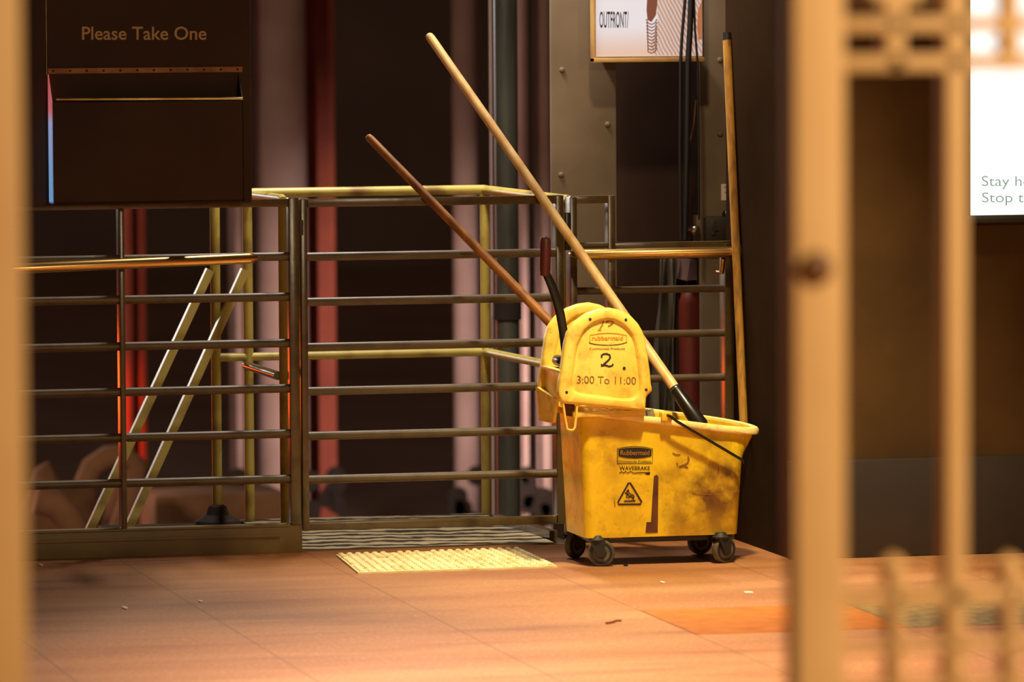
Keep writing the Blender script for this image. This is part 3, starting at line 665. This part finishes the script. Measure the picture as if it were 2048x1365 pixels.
# undercarriage and casters
mb = MB().box((.690, -.632, .062), (1.085, -.418, ZB+.004), .004); mb.build('chassis', 'black', bk)
q = at(1230, 1074, -.64); MB().box((q.x-.018, -.648, q.z-.006), (q.x+.020, -.60, ZB+.01), .002).build('foot_tab', 'stain_slot', bk)
def caster(px, py, Y, swivel):
    c = at(px, py, Y); r = .0365; c.z = r; ax_ = Vector((math.sin(swivel), -math.cos(swivel), 0)); sd = Vector((math.cos(swivel), math.sin(swivel), 0))
    wd = .011
    wh = MB().lathe(c-ax_*wd, ax_, [(.026, 0), (.0335, .001), (r, .005), (r, 2*wd-.005), (.0335, 2*wd-.001), (.026, 2*wd)], 32).build('wheel', 'tire', bk)
    MB().lathe(c-ax_*(wd+.0015), ax_, [(.010, 0), (.0305, .001), (.0315, .003), (.0315, 2*wd), (.0305, 2*wd+.002), (.016, 2*wd+.001), (.012, 2*wd+.004), (.006, 2*wd+.005)], 28).build('hub', 'rubber', wh)
    st = c-sd*.012; mb = MB()
    for s in (-1, 1):
        o_ = ax_*s*(wd+.006); t_ = ax_*.0015
        P = [c+o_+sd*.010+Vector((0, 0, -.010)), c+o_-sd*.010+Vector((0, 0, -.010)), st+o_-sd*.02+Vector((0, 0, r-.002)), st+o_+sd*.024+Vector((0, 0, r-.002))]
        mb.prism([x-t_ for x in P], t_*2)
    mb.lathe((st.x, st.y, r*2-.0), (0, 0, 1), [(.022, -.006), (.024, 0), (.018, .004), (.014, .012)], 16)
    mb.build('fork', 'rubber', wh)
caster(1203, 1107, -.640, -.30); caster(1448, 1103, -.648, .42); caster(1150, 1092, -.405, .6); 
caster(1400, 1088, -.405, .2)

# ------------------------------------------------------------------ wringer on the bucket
wr = thing('mop_wringer', 'yellow side press wringer with black lever sitting on the bucket', 'mop wringer', (.73, -.57, .43))
WN = Vector((0, -1, .10)).normalized(); WP = Vector((.72, -.705, .44))
OUT = [(1123, 806), (1117, 788), (1119, 765), (1123, 742), (1130.5, 687), (1136, 664), (1151, 643), (1174, 626), (1197, 617.5), (1218, 615), (1241, 620), (1262, 631), (1277, 647), (1287, 664), (1292, 683), (1297, 713), (1301, 742), (1303.5, 772), (1307, 781), (1294, 793), (1291.5, 823)]
INN = [(1142, 776), (1149, 713), (1155, 687), (1167, 662), (1184, 646), (1208.6, 637.5), (1231, 639), (1250, 650), (1266, 668), (1273, 687), (1279, 723), (1283, 768), (1281.5, 786), (1268, 800), (1241, 800.5), (1167, 791), (1149, 786)]
def polar(poly, c, n):
    res = []
    for k in range(n):
        q = 2*math.pi*k/n; d = (math.cos(q), math.sin(q)); best = None
        for i in range(len(poly)):
            (x1, y1), (x2, y2) = poly[i], poly[(i+1) % len(poly)]
            ex, ey = x2-x1, y2-y1; den = d[0]*ey-d[1]*ex
            if abs(den) < 1e-9: continue
            t = ((x1-c[0])*ey-(y1-c[1])*ex)/den; u = ((x1-c[0])*d[1]-(y1-c[1])*d[0])/den
            if t > 0 and -1e-6 <= u <= 1+1e-6 and (best is None or t > best): best = t
        res.append(best)
    return res
CC = (1212, 722); NP = 120
po_, pi_ = polar(OUT, CC, NP), polar(INN, CC, NP)
def smooth(a, it):
    for _ in range(it): a = [(a[k-1]+2*a[k]+a[(k+1) % len(a)])/4 for k in range(len(a))]
    return a
pi_ = smooth(pi_, 2)
def wloop(rad, sub, depth, dy=0, dz=0):
    return [on(CC[0]+math.cos(2*math.pi*k/NP)*(rad[k]-sub), CC[1]+math.sin(2*math.pi*k/NP)*(rad[k]-sub), WP, WN)-WN*depth+Vector((0, dy, dz)) for k in range(NP)]
def plate(dy, dz, recess=True):
    L_ = [wloop(po_, 6, .030, dy, dz), wloop(po_, 0, .029, dy, dz), wloop(po_, 0, .008, dy, dz), wloop(po_, 1.6, .003, dy, dz), wloop(po_, 5, .0, dy, dz)]
    L_ += [wloop(pi_, -3, 0, dy, dz), wloop(pi_, 0, .002, dy, dz), wloop(pi_, 4, .010, dy, dz)]
    return MB().loft(L_)
fp = plate(0, 0).build('front_plate', 'yellow_light', wr)
plate(.225, .002).build('back_plate', 'yellow_light', wr)
wp = lambda d: (lambda x, y: on(x, y, WP-WN*.010+WN*(.0010+d), WN))
wq = lambda d: (lambda x, y: on(x, y, WP+WN*(.0010+d), WN))
for x, y in ((1180.5, 639), (1252, 640), (1133.5, 785), (1292.5, 780)):
    c = wq(0)(x, y); MB().lathe(c-WN*.002, WN, [(.0042, 0), (.0040, .002), (.002, .003)], 10).build('bolt', 'ink', fp)
c = wp(0)(1248.5, 737); MB().lathe(c-WN*.002, WN, [(.0045, 0), (.0042, .003)], 10).build('bolt', 'ink', fp)
mb = MB(); W = wp(.0002)
# a bold numeral two with a serif foot
stroke(mb, [(1203.5, 716), (1203, 711.5), (1207, 708.6), (1213, 708), (1219.5, 710.5), (1220.5, 716), (1216.5, 721.5), (1208, 728.5), (1204.5, 732), (1211, 731), (1219, 733.5), (1225, 731.5), (1226, 728)], 3.6, W)
stroke(mb, [(1203.2, 728), (1203.6, 734)], 3, W)
mb.build('numeral', 'ink', fp, smooth=False)
mb = MB()
lettering(mb, '3:00 To 11:00', (1154, 752, 1272, 767), lambda x, y: W(x, y+ (x-1154)*.022), -.004)
mb.build('handwriting', 'ink_faded', fp, smooth=False)
mb = MB(); stroke(mb, [(1199, 644), (1203, 641), (1207, 643), (1205, 650), (1200, 658), (1196, 661), (1203, 660)], 2.6, W); stroke(mb, [(1212, 645), (1218, 642), (1228, 643), (1225, 648), (1219, 652), (1216, 653)], 2.6, W)
mb.build('faded_numerals', 'ink_red', fp, smooth=False)
mb = MB(); stroke(mb, [(1178, 686), (1190, 689), (1207, 690.5), (1225, 690.5), (1242, 688.5), (1254, 685)], 1.6, W); 
lettering(mb, 'Commercial Products', (1179, 695.5, 1250, 700), W, .014)
mb.build('logo_lines', 'ink_faded', fp, smooth=False)
mb = MB(); lettering(mb, 'rubbermaid', (1184, 672, 1246, 681), W, .02)
stroke(mb, [(1180, 684), (1180, 671), (1198, 667.5), (1216, 666.5), (1234, 667.5), (1253, 671), (1253, 683)], 1.5, W)
mb.build('embossed_logo', 'emboss', fp, smooth=False)
# hopper between the plates
F0 = on(1128, 742, WP, WN); zs = F0.z
fx = on(1119, 790, WP, WN).x
zl = .405
yF, yBk = -.672, -.475
mb = MB().box((fx+.012, yF-.01, .462), (fx+.018, yBk+.02, zs-.004), .001)
mb.box((fx+.006, yF-.01, zs-.008), (fx+.055, yBk+.02, zs), .002)
mb.build('end_wall', 'yellow_light', wr)
xr = on(1290, 790, WP, WN).x
mb = MB().box((xr-.02, yF-.01, .445), (xr-.012, yBk+.02, .60), .001); mb.build('end_wall', 'yellow_light', wr)
mb = MB()
for k in range(9):
    x = fx+.05+(xr-fx-.08)*k/8; mb.box((x-.004, yF, .452), (x+.004, yBk, .470), .001)
mb.build('drain_grid', 'yellow_light', wr)
mb = MB().prism([(fx+.03, yF+.08, zs+.02), (xr-.03, yF+.08, zs+.02), (xr-.03, yF+.05, .475), (fx+.03, yF+.05, .475)], (0, .012, 0)); mb.build('press_plate', 'yellow_light', wr)
# lower skirt of the back plate and hanging hook
sk = [at(1074, 775, -.47), at(1081, 842, -.47), at(1106, 848, -.47), at(1125, 800, -.47)]
MB().prism(sk, (0, .02, 0)).build('back_skirt', 'yellow_light', wr)
sk2 = [at(1074, 775, -.47), at(1081, 842, -.47), at(1106, 846, -.56), at(1112, 800, -.60)]
MB().prism(sk2, (.008, 0, 0)).build('back_skirt', 'yellow_light', wr)
hk = [(1126, 806), (1130, 835), (1134, 858), (1139, 861), (1146, 861), (1150, 856), (1153, 830), (1154, 808)]
MB().tube([at(x, y, -.695) for x, y in hk], .0036, 8).build('hook', 'yellow_light', wr)
MB().prism([at(1126, 804, -.672), at(1150, 806, -.672), at(1147, 834, -.672), at(1131, 832, -.672)], (0, .02, 0)).build('bracket', 'stain_slot', wr)
a, b = at(1142, 804, -.66), at(1285, 822, -.66)
MB().box((a.x, -.690, b.z-.012), (b.x, -.385, b.z+.004), .003).build('seat_rail', 'yellow_light', wr)
# lever
YLv = -.58
lv = MB(); pth = [(1135, 740), (1131, 700), (1127, 665), (1121, 630), (1113, 598), (1105, 575), (1097, 557), (1091, 545)]
lv.tube([at(x, y, YLv) for x, y in pth], [.0125]*6+[.0115, .011], 12, flat=.55)
lever = lv.build('lever', 'black', wr, label='black steel press lever')
MB().tube([at(1089.5, 552, YLv), at(1090, 540, YLv), at(1091, 500, YLv), at(1091, 482, YLv), at(1091, 475, YLv)], [.0125, .0150, .0150, .0150, .0125], 16).build('grip', 'grip', lever, label='dark red grip')
c = at(1091, 476, YLv); d_ = (CAM-c).normalized(); MB().lathe(c+Vector((0, -.012, .002)), (0, -.7, .7), [(.004, 0), (.0035, .002)], 10).build('grip_hole', 'black', lever)
c = at(1123, 723, YLv); MB().lathe((c.x, YLv-.03, c.z), (0, 1, 0), [(.013, 0), (.015, .003), (.015, .08), (.013, .083)], 16).build('pivot', 'black', lever)

# ------------------------------------------------------------------ mops and broom
def handle(P, Q, ra, rb, m, name, label, cat, head=True):
    t = thing(name, label, cat, tuple(Q)); d = Q-P
    MB().tube([P, P+d*.003, P+d*.012, Q], [ra*.5, ra*.85, ra, rb], 16).build('handle', m, t); return t
A1, B1 = at(1085, 397, -.040), at(1392, 838, -.50); k = (848-1085)/(1392-1085); P1 = A1+(B1-A1)*-.772
# slide along the line until the tip reaches the top seen in the picture
t1 = handle(P1, A1+(B1-A1)*.875, .0128, .0148, 'wood_pale', 'wet_mop', 'pale wooden mop handle leaning from bucket to gate with black socket', 'mop')
dd = (B1-A1).normalized(); s0 = A1+(B1-A1)*.862; s1 = A1+(B1-A1)*1.03
sk_ = MB().tube([s0, s0+dd*.012, s1, s1+dd*.004], [.0152, .0175, .0225, .02], 18).build('socket', 'black', t1, label='black plastic socket')
MB().tube([A1+(B1-A1)*.868, A1+(B1-A1)*.885], [.0165, .0165], 18).build('ferrule', 'chrome', t1)
MB().bar(s1+Vector((-.02, 0, -.004)), s1+Vector((.075, .0, -.020)), .02, .03).build('clamp', 'black', t1)
bm = MB()
for kx in range(10):
    a = random.uniform(-.05, .06); c = s1+Vector((a, random.uniform(-.05, .05), -.02)); bm.tube([c, c+Vector((random.uniform(-.03, .03), random.uniform(-.04, .04), -.09)), c+Vector((random.uniform(-.06, .06), random.uniform(-.05, .05), -.18))], .011, 8)
bm.build('yarn_head', 'mop', t1)
A2, B2 = at(862, 402, -.040), at(1252, 801, -.425)
kk = (735-862)/(1252-862)
t2 = handle(A2+(B2-A2)*-.333, A2+(B2-A2)*1.05, .0115, .0150, 'wood_dark', 'wet_mop', 'dark orange wooden mop handle leaning from behind the wringer to the gate', 'mop')
e2 = A2+(B2-A2)*1.05; bm = MB()
for kx in range(8):
    c = e2+Vector((random.uniform(-.02, .04), random.uniform(-.03, .01), 0)); bm.tube([c, c+Vector((.02, -.03, -.10)), c+Vector((random.uniform(0, .06), random.uniform(-.06, -.02), -.22))], .011, 8)
bm.build('yarn_head', 'mop', t2)
P3 = ax(1453, 66, WX-.014); Q3 = ax(1488, 866, WX-.022)
t3 = handle(P3, Q3, .0120, .0118, 'wood_old', 'broom_handle', 'worn yellow wooden pole leaning upright against the dark right wall', 'broom handle')
MB().box((Q3.x-.016, Q3.y-.016, Q3.z-.012), (WX, Q3.y+.016, Q3.z), .002).build('wall_clip', 'rubber', t3)
MB().tube([P3+(P3-Q3)*.0005, P3+(Q3-P3)*.018], [.0125, .0128], 14).build('tip', 'rubber', t3)

# ------------------------------------------------------------------ litter on the floor
def scrap(px, py, sx, sy, m, name, lab, cat, h=.003):
    c = fl(px, py); P = []
    for k in range(7):
        q = 2*math.pi*k/7; r = random.uniform(.7, 1.1); P.append((c.x+sx*r*math.cos(q), c.y+sy*r*math.sin(q), 0.0002))
    tag(MB().prism(P, (0, 0, h)).build(name, m, smooth=False), lab, cat)
scrap(1497, 1187, .014, .02, 'white_scrap', 'paper_scrap', 'white paper scrap on the floor right of the bucket above the orange band', 'litter')
scrap(1325, 1167, .006, .02, 'white_scrap', 'paper_scrap', 'tiny white scrap on the floor in front of the bucket', 'litter')
scrap(1252, 1133, .006, .012, 'rubber', 'dirt_crumb', 'dark crumb on the floor beside the front left bucket wheel', 'litter', .006)
scrap(402, 1205, .005, .02, 'white_scrap', 'paper_scrap', 'tiny white scrap on the floor below the left fence', 'litter')
scrap(82, 1132, .006, .02, 'white_scrap', 'paper_scrap', 'tiny white scrap on the floor at the far left fence foot', 'litter')
scrap(250, 1218, .007, .03, 'white_scrap', 'paper_scrap', 'small pale scrap on the brown floor at lower left', 'litter')
c0 = [fl(x, y, .003) for x, y in ((1212, 1247), (1225, 1245), (1232, 1242), (1243, 1242))]
tag(MB().tube(c0, .0028, 6).build('twig', 'twig'), 'small brown twig on the pale floor left of the orange band', 'litter')

# ------------------------------------------------------------------ lattice gate near the viewer
YG = CAM.y+6.3; DG = .05
def gbox(mb, x0, y0, x1, y1, d=DG, bev=.002):
    a, b = at(x0, y1, YG), at(x1, y0, YG); return mb.box((a.x, YG, a.z), (b.x, YG+d, b.z), bev)
fg = thing('lattice_gate', 'gold painted lattice gate blurred close in front at right', 'gate', (at(1800, 700, YG).x, YG, 0))
xa, xb = Xa(1591, 640, YG), Xa(1692, 640, YG)
ps_ = MB().box((xa, YG, 0), (xb, YG+DG, 2.25), .004).build('post', 'gate', fg)
q = at(1632, 537, YG); MB().lathe((q.x, YG, q.z), (0, -1, 0), [(.020, 0), (.019, .005), (.013, .010), (.006, .012)], 18).build('bolt', 'bolt', ps_, label='round bronze bolt head')
MB().box((Xa(1896, 640, YG), YG, 0), (Xa(1934, 640, YG), YG+DG*.8, 2.25), .003).build('bar', 'gate', fg)
xe = 2330
for y0, y1 in ((30, 64), (105, 142), (1166, 1216), (1270, 1308), (1350, 1388)):
    mb = MB(); gbox(mb, 1690, y0, xe, y1, DG*.8); mb.build('crossbar', 'gate', fg)
mb = MB(); gbox(mb, 1724, -22, 1862, 8, DG*.8); gbox(mb, 1724, -60, 1752, 8, DG*.8); gbox(mb, 1836, -60, 1862, 8, DG*.8); gbox(mb, 1776, 0, 1810, 142, DG*.8); gbox(mb, 1690, -90, 1940, -60, DG*.8)
mb.build('fretwork', 'gate', fg)
mb = MB(); gbox(mb, 2008, -90, 2040, 142, DG*.6)
P = [at(2000, 85, YG-.001), at(2024, 62, YG-.001), at(2048, 85, YG-.001), at(2024, 108, YG-.001)]; mb.prism(P, (0, DG*.6, 0)); mb.build('fretwork', 'gate', fg)
for x0, x1 in ((1784, 1806), (2016, 2038)):
    mb = MB(); gbox(mb, x0, 1130, x1, 1400, DG*.8); c = at((x0+x1)/2, 1140, YG)
    mb.lathe((c.x, YG+DG*.4, c.z-.016), (0, 0, 1), [(.006, 0), (.015, .008), (.017, .016), (.012, .026), (.003, .032)], 16); mb.build('fretwork', 'gate', fg)
a = Xa(2330, 640, YG); MB().box((a, YG, 0), (a+.05, YG+DG, 2.25), .003).build('post', 'gate', fg)
tag(MB().box((Xa(-190, 640, YG), YG, 0), (Xa(49, 640, YG), YG+DG, 2.25), .004).build('gate_post', 'gate'), 'gold painted post blurred close in front along the left edge', 'post')
